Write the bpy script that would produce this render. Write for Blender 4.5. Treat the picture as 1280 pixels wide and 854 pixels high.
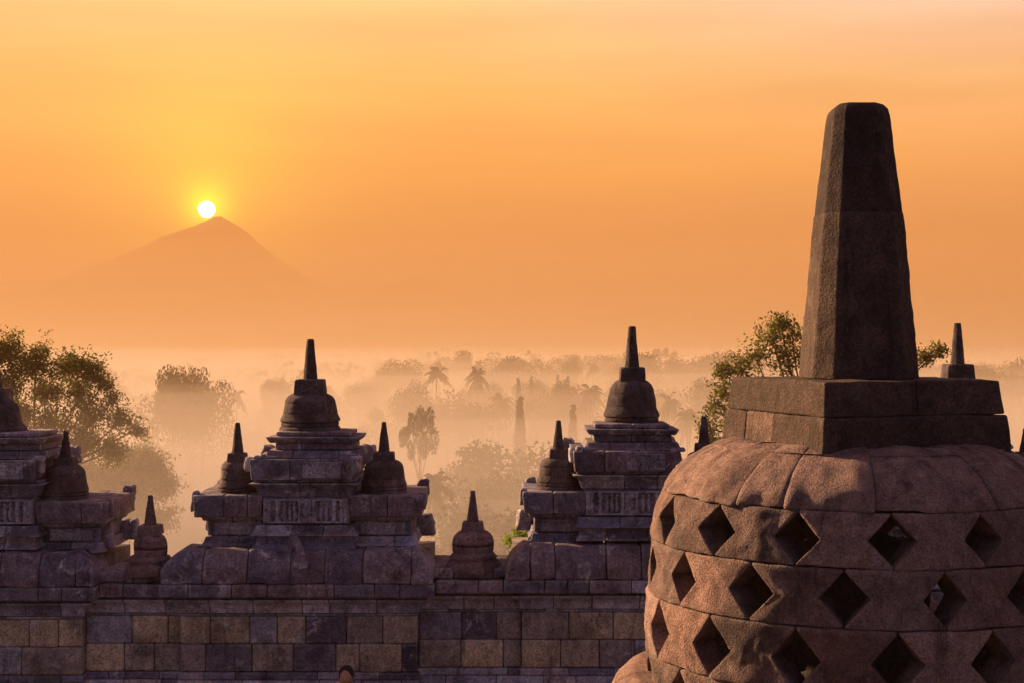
import bpy, math, random
import numpy as np
from mathutils import Vector
rad = math.radians
S = bpy.context.scene
for o in list(bpy.data.objects): bpy.data.objects.remove(o)
EYE = 35.0; F = 1800.0; HX = 640.0; HY = 427.0
# ------------------------------------------------------------------ camera
cd = bpy.data.cameras.new('camera'); cam = bpy.data.objects.new('camera', cd); S.collection.objects.link(cam)
cd.lens = 36.0*F/1280; cd.sensor_width = 36; cd.clip_start = .1; cd.clip_end = 30000
cam.location = (0, 0, EYE); cam.rotation_euler = (rad(90), 0, 0); S.camera = cam
# ------------------------------------------------------------------ sky, sun, exposure
SUN_AZ, SUN_EL = -56.0, 19.0            # the light that rakes the bell (degrees right of the view, up)
DISC_AZ, DISC_EL = -11.97, 5.13         # the risen disc above the volcano
def direction(az, el): return (math.sin(rad(az))*math.cos(rad(el)), math.cos(rad(az))*math.cos(rad(el)), math.sin(rad(el)))
w = bpy.data.worlds.new('World'); S.world = w; w.use_nodes = True
nt = w.node_tree; nt.nodes.clear(); N = nt.nodes.new; L = nt.links.new
def math_node(t, op, a, b=None, clamp=False):
    n = t.nodes.new('ShaderNodeMath'); n.operation = op; n.use_clamp = clamp
    for i, v in enumerate((a, b)):
        if v is None: continue
        if isinstance(v, (int, float)): n.inputs[i].default_value = v
        else: t.links.new(v, n.inputs[i])
    return n.outputs[0]
def ramp(t, fac, stops, interp='LINEAR'):
    n = t.nodes.new('ShaderNodeValToRGB'); n.color_ramp.interpolation = interp
    e = n.color_ramp.elements
    while len(e) < len(stops): e.new(0.5)
    for i, (p, c) in enumerate(stops):
        e[i].position = p; e[i].color = tuple(c)+(1,) if len(c) == 3 else c
    t.links.new(fac, n.inputs[0]); return n.outputs[0]
def mix(t, fac, a, b, mode='MIX'):
    n = t.nodes.new('ShaderNodeMix'); n.data_type = 'RGBA'; n.blend_type = mode
    for s, v in ((n.inputs[0], fac), (n.inputs[6], a), (n.inputs[7], b)):
        if isinstance(v, (int, float)): s.default_value = v
        elif isinstance(v, tuple): s.default_value = tuple(v)+(1,) if len(v) == 3 else v
        else: t.links.new(v, s)
    return n.outputs[2]
def dotn(t, vec, d):
    n = t.nodes.new('ShaderNodeVectorMath'); n.operation = 'DOT_PRODUCT'; t.links.new(vec, n.inputs[0]); n.inputs[1].default_value = d
    return n.outputs['Value']
tc = N('ShaderNodeTexCoord'); nrm = N('ShaderNodeVectorMath'); nrm.operation = 'NORMALIZE'; L(tc.outputs['Generated'], nrm.inputs[0]); V = nrm.outputs[0]
sep = N('ShaderNodeSeparateXYZ'); L(V, sep.inputs[0])
front = ramp(nt, math_node(nt, 'ADD', sep.outputs['Z'], 0.0, True), [
    (0.0, (.8, .5, .32)), (.045, (.6, .32, .14)), (.075, (.95, .44, .11)), (.115, (1.8, .80, .10)), (.17, (1.75, 1.05, .22)), (.24, (1.65, 1.30, .58)), (.38, (.42, .33, .33)), (1.0, (.14, .14, .26))])
side = ramp(nt, math_node(nt, 'ADD', math_node(nt, 'MULTIPLY', sep.outputs['X'], 1.0), .5, True), [(.0, (1, .97, .9)), (.45, (1, 1, 1)), (.80, (.98, 1.08, 2.2))])
front = mix(nt, 1.0, front, side, 'MULTIPLY')
mp = N('ShaderNodeMapping'); mp.inputs['Scale'].default_value = (2.2, 2.2, 22); L(V, mp.inputs[0])
nz_ = N('ShaderNodeTexNoise'); nz_.inputs['Scale'].default_value = 1.6; nz_.inputs['Detail'].default_value = 4; L(mp.outputs[0], nz_.inputs[0])
front = mix(nt, 1.0, front, ramp(nt, nz_.outputs[0], [(.3, (.88, .86, .86)), (.7, (1.12, 1.12, 1.12))]), 'MULTIPLY')
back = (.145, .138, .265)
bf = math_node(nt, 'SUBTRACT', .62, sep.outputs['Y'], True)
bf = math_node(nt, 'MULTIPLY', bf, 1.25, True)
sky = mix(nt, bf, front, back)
ang = math_node(nt, 'ARCCOSINE', math_node(nt, 'MINIMUM', dotn(nt, V, direction(DISC_AZ, DISC_EL)), .9999999))
def gauss(width):
    q = math_node(nt, 'DIVIDE', ang, rad(width)); q = math_node(nt, 'MULTIPLY', math_node(nt, 'POWER', q, 1.5), -1.0)
    return math_node(nt, 'EXPONENT', q)
wide, near = gauss(3.3), gauss(.7)
glow = mix(nt, wide, (0, 0, 0), (2.6, 2.0, .0)); glow2 = mix(nt, near, (0, 0, 0), (11, 8, .0))
discf = math_node(nt, 'MULTIPLY', math_node(nt, 'SUBTRACT', rad(.33), ang), 1/rad(.09), True)
disc = mix(nt, discf, (0, 0, 0), (320, 300, 240))
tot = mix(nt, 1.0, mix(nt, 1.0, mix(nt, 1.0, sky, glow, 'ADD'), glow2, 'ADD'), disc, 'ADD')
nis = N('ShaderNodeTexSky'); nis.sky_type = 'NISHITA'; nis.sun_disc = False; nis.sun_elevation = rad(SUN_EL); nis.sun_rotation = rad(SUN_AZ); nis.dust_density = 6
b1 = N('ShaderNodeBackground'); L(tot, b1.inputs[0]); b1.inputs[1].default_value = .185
b2 = N('ShaderNodeBackground'); L(nis.outputs[0], b2.inputs[0]); b2.inputs[1].default_value = .004
ad = N('ShaderNodeAddShader'); L(b1.outputs[0], ad.inputs[0]); L(b2.outputs[0], ad.inputs[1])
wo = N('ShaderNodeOutputWorld'); L(ad.outputs[0], wo.inputs[0])
sl = bpy.data.lights.new('sun', 'SUN'); so = bpy.data.objects.new('sun', sl); S.collection.objects.link(so)
sl.energy = 5.0; sl.angle = rad(3.0); sl.color = (1, .62, .34)
so.rotation_euler = Vector(direction(SUN_AZ, SUN_EL)).to_track_quat('Z', 'Y').to_euler()
S.view_settings.view_transform = 'Standard'; S.view_settings.look = 'None'; S.view_settings.gamma = 1; S.view_settings.exposure = 1.95
S.render.engine = 'CYCLES'; S.cycles.use_denoising = True
S.cycles.max_bounces = 6; S.cycles.diffuse_bounces = 3; S.cycles.glossy_bounces = 1; S.cycles.transmission_bounces = 2; S.cycles.volume_bounces = 2
S.cycles.caustics_reflective = False; S.cycles.caustics_refractive = False
# ------------------------------------------------------------------ helpers
rng = np.random.default_rng(7); R = random.Random(11)
def _h(ix, iy, iz, s):
    n = (ix*374761393 + iy*668265263 + iz*2147483647 + s*974634777) & 0xffffffff
    n = ((n ^ (n >> 13))*1274126177) & 0xffffffff
    n = (n ^ (n >> 16)) & 0xffffffff
    return n/4294967295.0
def vnoise(p, s=0):
    p = np.asarray(p, float); i = np.floor(p).astype(np.int64); f = p-i; f = f*f*(3-2*f); out = 0
    for dx in (0, 1):
        for dy in (0, 1):
            for dz in (0, 1):
                wgt = (f[:, 0] if dx else 1-f[:, 0])*(f[:, 1] if dy else 1-f[:, 1])*(f[:, 2] if dz else 1-f[:, 2])
                out = out+wgt*_h(i[:, 0]+dx, i[:, 1]+dy, i[:, 2]+dz, s)
    return out*2-1
def fbm(p, s=0, o=3): return sum(vnoise(p*2**k, s+k)*.5**k for k in range(o))
def X(px, Y): return (px-HX)/F*Y
def Z(py, Y): return EYE-(py-HY)/F*Y
class MB:
    def __init__(s): s.v = []; s.f = []; s.c = []; s.n = 0
    def add(s, v, f, col=(1, 1, 1)):
        v = np.asarray(v, float); s.v.append(v); f = np.asarray(f, int); s.f.append(f+s.n); s.n += len(v)
        c = np.asarray(col, float); s.c.append(np.tile(c, (len(v), 1)) if c.ndim == 1 else c)
    def build(s, name, mat, parent=None, smooth=True, loc=None):
        m = bpy.data.meshes.new(name); v = np.concatenate(s.v)
        if loc is not None: v = v-np.asarray(loc)
        nv = len(v); m.vertices.add(nv); m.vertices.foreach_set('co', v.ravel())
        loops = np.concatenate([f.ravel() for f in s.f]); sizes = np.concatenate([np.full(len(f), f.shape[1]) for f in s.f])
        m.loops.add(len(loops)); m.loops.foreach_set('vertex_index', loops.astype(np.int32))
        m.polygons.add(len(sizes)); m.polygons.foreach_set('loop_start', np.concatenate([[0], np.cumsum(sizes)[:-1]]).astype(np.int32))
        m.polygons.foreach_set('use_smooth', np.full(len(sizes), smooth))
        a = m.color_attributes.new('tone', 'FLOAT_COLOR', 'POINT'); c = np.concatenate(s.c)
        a.data.foreach_set('color', np.hstack([c, np.ones((nv, 1))]).astype(np.float32).ravel())
        m.update(calc_edges=True); m.validate(); m.materials.append(mat)
        o = bpy.data.objects.new(name, m); S.collection.objects.link(o)
        if parent is not None: o.parent = parent
        return o
def tag(o, label=None, cat=None, group=None, kind=None):
    for k, v in (('label', label), ('category', cat), ('group', group), ('kind', kind)):
        if v: o[k] = v
    return o
def empty(name, loc, label=None, cat=None, group=None):
    o = bpy.data.objects.new(name, None); S.collection.objects.link(o); o.location = loc; o.empty_display_size = .2
    return tag(o, label, cat, group)
_bg = {}
def boxgrid(nx, ny, nz):
    k = (nx, ny, nz)
    if k in _bg: return _bg[k]
    idx = {}; V_ = []; F_ = []
    def vid(a, b, c):
        t = (a, b, c)
        if t not in idx: idx[t] = len(V_); V_.append((2*a/nx-1, 2*b/ny-1, 2*c/nz-1))
        return idx[t]
    for a in range(nx):
        for b in range(ny):
            F_.append([vid(a, b, 0), vid(a, b+1, 0), vid(a+1, b+1, 0), vid(a+1, b, 0)])
            F_.append([vid(a, b, nz), vid(a+1, b, nz), vid(a+1, b+1, nz), vid(a, b+1, nz)])
    for a in range(nx):
        for c in range(nz):
            F_.append([vid(a, 0, c), vid(a+1, 0, c), vid(a+1, 0, c+1), vid(a, 0, c+1)])
            F_.append([vid(a, ny, c), vid(a, ny, c+1), vid(a+1, ny, c+1), vid(a+1, ny, c)])
    for b in range(ny):
        for c in range(nz):
            F_.append([vid(0, b, c), vid(0, b, c+1), vid(0, b+1, c+1), vid(0, b+1, c)])
            F_.append([vid(nx, b, c), vid(nx, b+1, c), vid(nx, b+1, c+1), vid(nx, b, c+1)])
    _bg[k] = (np.array(V_), np.array(F_)); return _bg[k]
def rbox(hx, hy, hz, r, res, edge=True):
    """rounded box verts centred on 0; grid lines cluster at the edges so the rounding stays tight"""
    ns = [max(3, int(round(2*h/res))+2) for h in (hx, hy, hz)]
    U, Fc = boxgrid(*ns); H = np.array([hx, hy, hz]); P = np.empty_like(U)
    for i in range(3):
        n = ns[i]; k = np.round((U[:, i]+1)/2*n).astype(int); g = np.linspace(-H[i], H[i], n-1)
        pos = np.concatenate([[-H[i]], g[0:1]+min(r, H[i]*.5), g[1:-1], g[-1:]-min(r, H[i]*.5), [H[i]]]) if n > 3 else np.array([-H[i], -H[i]*.6, H[i]*.6, H[i]])
        pos = np.sort(pos)[:n+1]; P[:, i] = pos[k]
    inner = np.clip(P, -(H-min(r, H.min()*.9)), H-min(r, H.min()*.9)); d = P-inner; l = np.linalg.norm(d, axis=1, keepdims=True)
    P = inner+d/np.maximum(l, 1e-9)*np.minimum(l, min(r, H.min()*.9))
    return P, Fc, U
def stone(mb, x0, x1, y0, y1, z0, z1, r=.02, res=.06, amp=.008, col=(1, 1, 1), prof=None, gap=.004, jit=.006, warp=None, freq=6):
    hx, hy, hz = (x1-x0)/2-gap, (y1-y0)/2, (z1-z0)/2-gap*.7
    P, Fc, U = rbox(hx, hy, hz, r, res)
    if prof is not None:
        t = (P[:, 2]+hz)/(2*hz); o = prof(t)
        P[:, 1] += -o*(P[:, 1] < 0)
        P[:, 0] += 0
    c = np.array([(x0+x1)/2, (y0+y1)/2+R.uniform(-jit, jit), (z0+z1)/2]); W = P+c
    s = R.randrange(9999); n = fbm(W*freq+s, s % 97); n2 = vnoise(W*freq*4+s, 5)
    dirn = P/np.maximum(np.linalg.norm(P/np.array([hx, hy, hz]), axis=1, keepdims=True), 1e-6)/np.array([hx, hy, hz])
    ndir = U*np.abs(U)**3; ndir /= np.maximum(np.linalg.norm(ndir, axis=1, keepdims=True), 1e-6)
    W = W+ndir*((n*amp+n2*amp*.35)[:, None]) * np.array([.5, 1.6, .7])
    if warp is not None: W = warp(W, U)
    mb.add(W, Fc, col)
def course(mb, x0, x1, y0, y1, z0, z1, wid, tones, prof=None, ends=0.0, **k):
    """one course of stones; ends: how far the end stones' outer side follows the profile"""
    xs = [x0]
    while xs[-1] < x1-wid*.75: xs.append(min(x1, xs[-1]+wid*R.uniform(.62, 1.38)))
    if x1-xs[-1] < wid*.4 and len(xs) > 2: xs.pop()
    if xs[-1] < x1: xs.append(x1)
    for a, b in zip(xs[:-1], xs[1:]):
        wp = None
        if prof is not None and ends:
            fa, fb = a == x0, b == x1
            def wp(W, U, fa=fa, fb=fb, a=a, b=b):
                t = np.clip((W[:, 2]-z0)/(z1-z0), 0, 1); o = prof(t)*ends; u = (W[:, 0]-a)/(b-a)
                if fa: W[:, 0] -= o*np.clip(1-u, 0, 1)
                if fb: W[:, 0] += o*np.clip(u, 0, 1)
                return W
        t = R.choice(tones) if isinstance(tones, list) else tones
        v = R.uniform(.85, 1.15); stone(mb, a, b, y0, y1, z0, z1, col=tuple(q*v for q in t), prof=prof, warp=wp, **k)
def lathe(mb, cx, cy, prof, seg=48, amp=.008, col=(1, 1, 1), freq=5, joints=(), nb=5):
    """prof: (r, z) from top to bottom, resampled"""
    pts = []
    for (r0, z0), (r1, z1) in zip(prof[:-1], prof[1:]):
        n = max(1, int(math.hypot(r1-r0, z1-z0)/.035))
        for k in range(n): pts.append((r0+(r1-r0)*k/n, z0+(z1-z0)*k/n))
    pts.append(prof[-1])
    for zj in joints:
        k = next((q for q in range(len(pts)-1) if pts[q][1] > zj >= pts[q+1][1]), None)
        if k is None: continue
        r_ = pts[k][0]+(pts[k+1][0]-pts[k][0])*(pts[k][1]-zj)/max(1e-6, pts[k][1]-pts[k+1][1]); pts[k+1:k+1] = [(r_, zj+.006), (r_-.004, zj), (r_, zj-.006)]
    pts = np.array(pts); m = len(pts)
    th = np.linspace(0, 2*np.pi, seg, endpoint=False)
    rr = np.repeat(pts[:, 0], seg); zz = np.repeat(pts[:, 1], seg); tt = np.tile(th, m)
    P = np.stack([cx+rr*np.cos(tt), cy+rr*np.sin(tt), zz], 1)
    s = R.randrange(999); n = fbm(P*freq+s, s)*amp
    P[:, 0] += n*np.cos(tt); P[:, 1] += n*np.sin(tt); P[:, 2] += vnoise(P*freq*.8+s+9, 3)*amp*.6
    i = np.arange(m-1)[:, None]*seg; j = np.arange(seg)[None]; j2 = (j+1) % seg
    Fq = np.stack([i+j, i+seg+j, i+seg+j2, i+j2], -1).reshape(-1, 4)
    if len(joints):
        zz0 = zz; row = sum((zz0 < zj).astype(int) for zj in joints); blk = np.floor((tt/(2*np.pi)+row*.37+s*.1)*nb).astype(int) % nb
        tn = .78+.5*_h(row, blk, row*0+3, s); cols = np.asarray(col)[None]*tn[:, None]
        fr = ((tt/(2*np.pi)+row*.37+s*.1)*nb) % 1; cols[(fr < .03)] *= .6
    else: cols = np.tile(np.asarray(col, float), (len(P), 1))
    mb.add(P, Fq, cols)
    for base, zc, flip in ((0, pts[0, 1], 0), ((m-1)*seg, pts[-1, 1], 1)):
        if pts[0 if not flip else -1, 0] > 1e-3:
            ring = np.concatenate([P[base:base+seg], [[cx, cy, zc]]]); a = np.arange(seg); b = (a+1) % seg
            mb.add(ring, np.stack([a, b, np.full(seg, seg)], 1) if not flip else np.stack([b, a, np.full(seg, seg)], 1), col)
def prism(mb, cx, cy, poly0, z0, poly1, z1, nz=12, amp=.004, col=(1, 1, 1), rnd=0.0, ne=6, freq=8, cap=True):
    """tapered prism between two polygons (lists of xy), slightly rough, with its top rounded off"""
    def dens(p):
        out = []
        for a, b in zip(p, p[1:]+p[:1]):
            for k in range(ne): out.append((a[0]+(b[0]-a[0])*k/ne, a[1]+(b[1]-a[1])*k/ne))
        return np.array(out)
    A, B = dens(poly0), dens(poly1); m = len(A); rows = []
    for k in range(nz+1):
        t = k/nz; rows.append(np.column_stack([A+(B-A)*t, np.full(m, z0+(z1-z0)*t)]))
    if rnd:
        for q in (.35, .65, .85, .97): rows.append(np.column_stack([B*(1-rnd*(1-math.cos(q*math.pi/2))*1.0), np.full(m, z1+rnd*.22*math.sin(q*math.pi/2))]))
    P = np.concatenate(rows)+np.array([cx, cy, 0]); nr = len(rows)
    s = R.randrange(999); rd = P-np.array([cx, cy, 0]); rd[:, 2] = 0; rd /= np.maximum(np.linalg.norm(rd, axis=1, keepdims=True), 1e-6)
    P += rd*((fbm(P*freq+s, s)*amp+vnoise(P*freq*4, s)*amp*.4)[:, None])
    i = np.arange(nr-1)[:, None]*m; j = np.arange(m)[None]; j2 = (j+1) % m
    mb.add(P, np.stack([i+j, i+j2, i+m+j2, i+m+j], -1).reshape(-1, 4), col)
    top = np.concatenate([P[-m:], [P[-m:].mean(0)]]); a = np.arange(m); mb.add(top, np.stack([a, (a+1) % m, np.full(m, m)], 1), col)
# ------------------------------------------------------------------ materials
def principled(name, rough=.9):
    m = bpy.data.materials.new(name); m.use_nodes = True; t = m.node_tree; b = t.nodes['Principled BSDF']
    b.inputs['Roughness'].default_value = rough; b.inputs['Specular IOR Level'].default_value = .25
    return m, t, b
def noise(t, vec, scale, detail=4, rough=.55, dist=0.0):
    n = t.nodes.new('ShaderNodeTexNoise'); n.inputs['Scale'].default_value = scale; n.inputs['Detail'].default_value = detail
    n.inputs['Roughness'].default_value = rough; n.inputs['Distortion'].default_value = dist; t.links.new(vec, n.inputs['Vector']); return n.outputs[0]
def stone_mat(name, base, dark, pale, lichen=.6, bump=.5, fine=70, grain=.012, wear=.55):
    m, t, b = principled(name); g = t.nodes.new('ShaderNodeNewGeometry').outputs['Position']
    at = t.nodes.new('ShaderNodeAttribute'); at.attribute_name = 'tone'
    n1 = noise(t, g, 2.1, 5, .6); n2 = noise(t, g, 9, 5, .65, .3); n3 = noise(t, g, fine, 3, .7); n4 = noise(t, g, 3.7, 6, .7, .6)
    c = ramp(t, n1, [(.32, dark), (.5, base), (.68, base)])
    c = mix(t, 1.0, c, at.outputs['Color'], 'MULTIPLY')
    c = mix(t, math_node(t, 'MULTIPLY', ramp(t, n4, [(.56, (0, 0, 0)), (.70, (1, 1, 1))]), lichen), c, pale)
    c = mix(t, 1.0, c, ramp(t, n2, [(.3, (.7, .7, .7)), (.7, (1.5, 1.5, 1.5))]), 'MULTIPLY')
    c = mix(t, 1.0, c, ramp(t, n3, [(.3, (.5, .5, .5)), (.72, (1.75, 1.75, 1.75))]), 'MULTIPLY')
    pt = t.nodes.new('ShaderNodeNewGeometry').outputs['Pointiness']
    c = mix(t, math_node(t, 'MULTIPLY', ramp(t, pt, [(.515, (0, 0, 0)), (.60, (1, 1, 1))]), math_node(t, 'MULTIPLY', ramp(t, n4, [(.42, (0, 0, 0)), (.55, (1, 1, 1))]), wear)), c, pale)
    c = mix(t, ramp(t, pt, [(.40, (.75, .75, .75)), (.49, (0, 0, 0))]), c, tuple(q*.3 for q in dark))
    mp = t.nodes.new('ShaderNodeMapping'); mp.inputs['Scale'].default_value = (1, 1, .16); t.links.new(g, mp.inputs[0]); n5 = noise(t, mp.outputs[0], 5.5, 5, .7, .4)
    c = mix(t, 1.0, c, ramp(t, n5, [(.30, (.34, .33, .36)), (.46, (1, 1, 1)), (.62, (1, 1, 1)), (.74, (1.35, 1.33, 1.3))]), 'MULTIPLY')
    t.links.new(c, b.inputs['Base Color'])
    vo = t.nodes.new('ShaderNodeTexVoronoi'); vo.inputs['Scale'].default_value = fine*.55; t.links.new(g, vo.inputs['Vector'])
    pit = ramp(t, vo.outputs['Distance'], [(.0, (0, 0, 0)), (.28, (1, 1, 1))])
    h = math_node(t, 'ADD', math_node(t, 'MULTIPLY', n2, 1.1), math_node(t, 'ADD', math_node(t, 'MULTIPLY', n3, 1.5), math_node(t, 'MULTIPLY', pit, .25)))
    bp = t.nodes.new('ShaderNodeBump'); bp.inputs['Strength'].default_value = bump; bp.inputs['Distance'].default_value = grain; t.links.new(h, bp.inputs['Height']); t.links.new(bp.outputs[0], b.inputs['Normal'])
    return m
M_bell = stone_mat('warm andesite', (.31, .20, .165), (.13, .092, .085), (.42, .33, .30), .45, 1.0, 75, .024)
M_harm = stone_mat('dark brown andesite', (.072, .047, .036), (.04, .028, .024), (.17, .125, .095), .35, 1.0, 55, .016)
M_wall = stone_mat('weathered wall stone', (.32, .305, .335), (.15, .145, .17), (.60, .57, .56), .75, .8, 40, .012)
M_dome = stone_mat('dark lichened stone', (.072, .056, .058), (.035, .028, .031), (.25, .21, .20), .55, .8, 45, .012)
def plain(name, col, rough=.9):
    m, t, b = principled(name, rough); g = t.nodes.new('ShaderNodeNewGeometry').outputs['Position']
    n = noise(t, g, 8, 4); t.links.new(mix(t, 1.0, col, ramp(t, n, [(.3, (.7, .7, .7)), (.7, (1.25, 1.25, 1.25))]), 'MULTIPLY'), b.inputs['Base Color']); return m
def leaf_mat(name, c0, c1, trans=.35):
    m = bpy.data.materials.new(name); m.use_nodes = True; t = m.node_tree; t.nodes.clear()
    g = t.nodes.new('ShaderNodeNewGeometry'); n = noise(t, g.outputs['Position'], .9, 3)
    at = t.nodes.new('ShaderNodeAttribute'); at.attribute_name = 'tone'
    c = mix(t, 1.0, ramp(t, n, [(.35, c0), (.65, c1)]), at.outputs['Color'], 'MULTIPLY')
    d = t.nodes.new('ShaderNodeBsdfDiffuse'); tr = t.nodes.new('ShaderNodeBsdfTranslucent'); t.links.new(c, d.inputs[0]); t.links.new(c, tr.inputs[0])
    mx = t.nodes.new('ShaderNodeMixShader'); mx.inputs[0].default_value = trans; t.links.new(d.outputs[0], mx.inputs[1]); t.links.new(tr.outputs[0], mx.inputs[2])
    o = t.nodes.new('ShaderNodeOutputMaterial'); t.links.new(mx.outputs[0], o.inputs[0]); return m
M_leaf = leaf_mat('green leaves', (.10, .10, .028), (.20, .19, .06), .55)
M_far = leaf_mat('valley foliage', (.03, .04, .018), (.06, .07, .03), .2)
M_lime = leaf_mat('lime leaves', (.16, .24, .03), (.30, .40, .06), .5)
M_bark = plain('bark', (.10, .075, .055))
M_ground = plain('valley ground', (.075, .085, .035))
M_paving = plain('stone paving', (.11, .095, .09))
M_rock = plain('mountain slope', (.06, .055, .05))
# ------------------------------------------------------------------ setting: terrain, volcano, terrace
def hill(x, y):
    r = np.hypot(x*.8, y-10); return 20*np.clip(1-np.clip((r-45)/110, 0, 1), 0, 1)**1.6
def terrain():
    mb = MB(); rs = np.concatenate([[0], np.geomspace(6, 9000, 90)]); th = np.linspace(0, 2*np.pi, 96, endpoint=False)
    rr, tt = np.meshgrid(rs, th, indexing='ij'); x = np.clip(rr*np.sin(tt), -2650, 2650); y = np.clip(rr*np.cos(tt)+10, -55, 5650); z = hill(x, y)
    z = z+vnoise(np.stack([x.ravel()/160, y.ravel()/160, 0*x.ravel()], 1), 4).reshape(x.shape)*2.0*np.clip((rr-100)/200, 0, 1)
    m, n = rr.shape; P = np.stack([x, y, z], -1).reshape(-1, 3)
    i = np.arange(m-1)[:, None]*n; j = np.arange(n)[None]; j2 = (j+1) % n
    mb.add(P, np.stack([i+j, i+j2, i+n+j2, i+n+j], -1).reshape(-1, 4)); o = mb.build('ground', M_ground); tag(o, kind='structure')
terrain()
def mountain(name, Y, outline, depth, seed):
    mb = MB(); px = np.linspace(outline[0][0], outline[-1][0], 420); py = np.interp(px, [a for a, b in outline], [b for a, b in outline])
    x = (px-HX)/F*Y; hgt = np.maximum(0, EYE-(py-HY)/F*Y); k = np.linspace(-1, 1, 41)
    xx, kk = np.meshgrid(x, k, indexing='ij'); prof = np.clip(1-np.abs(kk), 0, 1)**1.15
    pk = hgt.max(); z = hgt[:, None]*prof; z = np.where(prof > 0, z, 0)
    z = z+fbm(np.stack([xx.ravel()/90, kk.ravel()*4, 0*xx.ravel()], 1), seed, 4).reshape(z.shape)*9*prof
    y = Y+kk*depth*(.25+.75*hgt[:, None]/pk); P = np.stack([xx, y, z-2], -1).reshape(-1, 3); n = len(k)
    i = np.arange(len(x)-1)[:, None]*n; j = np.arange(n-1)[None]
    mb.add(P, np.stack([i+j, i+n+j, i+n+j+1, i+j+1], -1).reshape(-1, 4)); tag(mb.build(name, M_rock), kind='structure')
mountain('volcano', 5300, [(-420, 425), (-250, 400), (-100, 382), (0, 366), (60, 352), (130, 328), (180, 307), (215, 292), (240, 282), (257, 275), (268, 270.5), (276, 270.5), (287, 277), (298, 285), (312, 295), (334, 310), (365, 333), (400, 355), (440, 374), (500, 392), (600, 410), (760, 424)], 330, 3)
mountain('hills', 5450, [(380, 400), (440, 366), (490, 352), (525, 347), (560, 358), (620, 375), (720, 385), (830, 380), (900, 392), (1050, 402), (1200, 398), (1400, 410), (1600, 425)], 190, 8)
FLOOR_T = EYE-3.5; FLOOR_G = EYE-5.45
mb = MB()
def slab(mb, x0, x1, y0, y1, z0, z1, col=(1, 1, 1)):
    U, Fc = boxgrid(1, 1, 1); mb.add(np.array([(x0+x1)/2, (y0+y1)/2, (z0+z1)/2])+U*np.array([(x1-x0)/2, (y1-y0)/2, (z1-z0)/2]), Fc, col)
slab(mb, -30, 30, -25, 12.9, 14, FLOOR_T); o = mb.build('terrace', M_paving, smooth=False); tag(o, kind='structure')
mb = MB(); slab(mb, -30, 30, 12.9, 17.9, 14, FLOOR_G); tag(mb.build('path', M_paving, smooth=False), kind='structure')
# ------------------------------------------------------------------ haze and the fog bank in the valley
def vol_mat(name, density, col, g):
    m = bpy.data.materials.new(name); m.use_nodes = True; t = m.node_tree; t.nodes.clear()
    v = t.nodes.new('ShaderNodeVolumePrincipled'); v.inputs['Density'].default_value = density; v.inputs['Color'].default_value = col+(1,); v.inputs['Anisotropy'].default_value = g
    o = t.nodes.new('ShaderNodeOutputMaterial'); t.links.new(v.outputs[0], o.inputs['Volume']); return m
mb = MB(); slab(mb, -2700, 2700, -60, 5700, -6, 470); tag(mb.build('haze', vol_mat('haze air', .00048, (.56, .355, .17), .1), smooth=False), kind='stuff')
def fogbank(name, ztop, dens, seed, y0, amp, rise=0, col=None, yend=1700):
    mb = MB(); xs = np.concatenate([[-2600], np.linspace(-900, 900, 61), [2600]]); ys = np.concatenate([np.linspace(y0, 400, 23), np.geomspace(430, yend, 22)] if not rise else [np.linspace(y0, 3950, 34)])
    xx, yy = np.meshgrid(xs, ys, indexing='ij'); q = np.stack([xx.ravel()/120, yy.ravel()/120, 0*xx.ravel()], 1)
    z = ztop+(vnoise(q, seed).reshape(xx.shape)*3.0+vnoise(q*2.7, seed+1).reshape(xx.shape)*1.2)*amp+rise*(yy-y0)**2
    n = len(ys); m = len(xs); top = np.stack([xx, yy, z], -1).reshape(-1, 3); bot = top.copy(); bot[:, 2] = -4
    i = np.arange(m-1)[:, None]*n; j = np.arange(n-1)[None]; T = np.stack([i+j, i+n+j, i+n+j+1, i+j+1], -1).reshape(-1, 4)
    Fs = [T, T[:, ::-1]+m*n]
    ring = [a*n for a in range(m)]+[(m-1)*n+b for b in range(1, n)]+[a*n+n-1 for a in range(m-2, -1, -1)]+[b for b in range(n-2, 0, -1)]
    ring = np.array(ring); r2 = np.roll(ring, -1); Fs.append(np.stack([ring, ring+m*n, r2+m*n, r2], 1))
    mb.add(np.concatenate([top, bot]), np.concatenate(Fs)); tag(mb.build(name, vol_mat(name+' air', dens, col or (1.0, .80, .56), .15), smooth=False), kind='stuff')
for nm, zt_, dn_, sd_, y0_, am_, ye_, mc_ in (('fog', 11, .006, 21, 70, 1.2, 1500, (.90, .90, .90)), ('low_mist', 17, .003, 41, 60, 1.3, 1450, (.90, .89, .88)), ('low_mist', 22.5, .0020, 47, 60, 1.2, 1400, (.89, .86, .83)), ('high_mist', 26, .0018, 53, 55, 1.0, 1350, (.87, .80, .73)), ('high_mist', 29, .0012, 61, 50, .7, 1300, (.84, .74, .63)), ('high_mist', 32.3, .0005, 67, 50, .4, 1250, (.81, .68, .54))):
    fogbank(nm, zt_, dn_, sd_, y0_, am_, yend=ye_, col=mc_)
fogbank('far_mist', 29, .0006, 81, 60, .5, 2.0e-5, (.76, .60, .43)); fogbank('far_mist', 29, .0006, 91, 60, .5, 1.1e-5, (.80, .66, .51))
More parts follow.
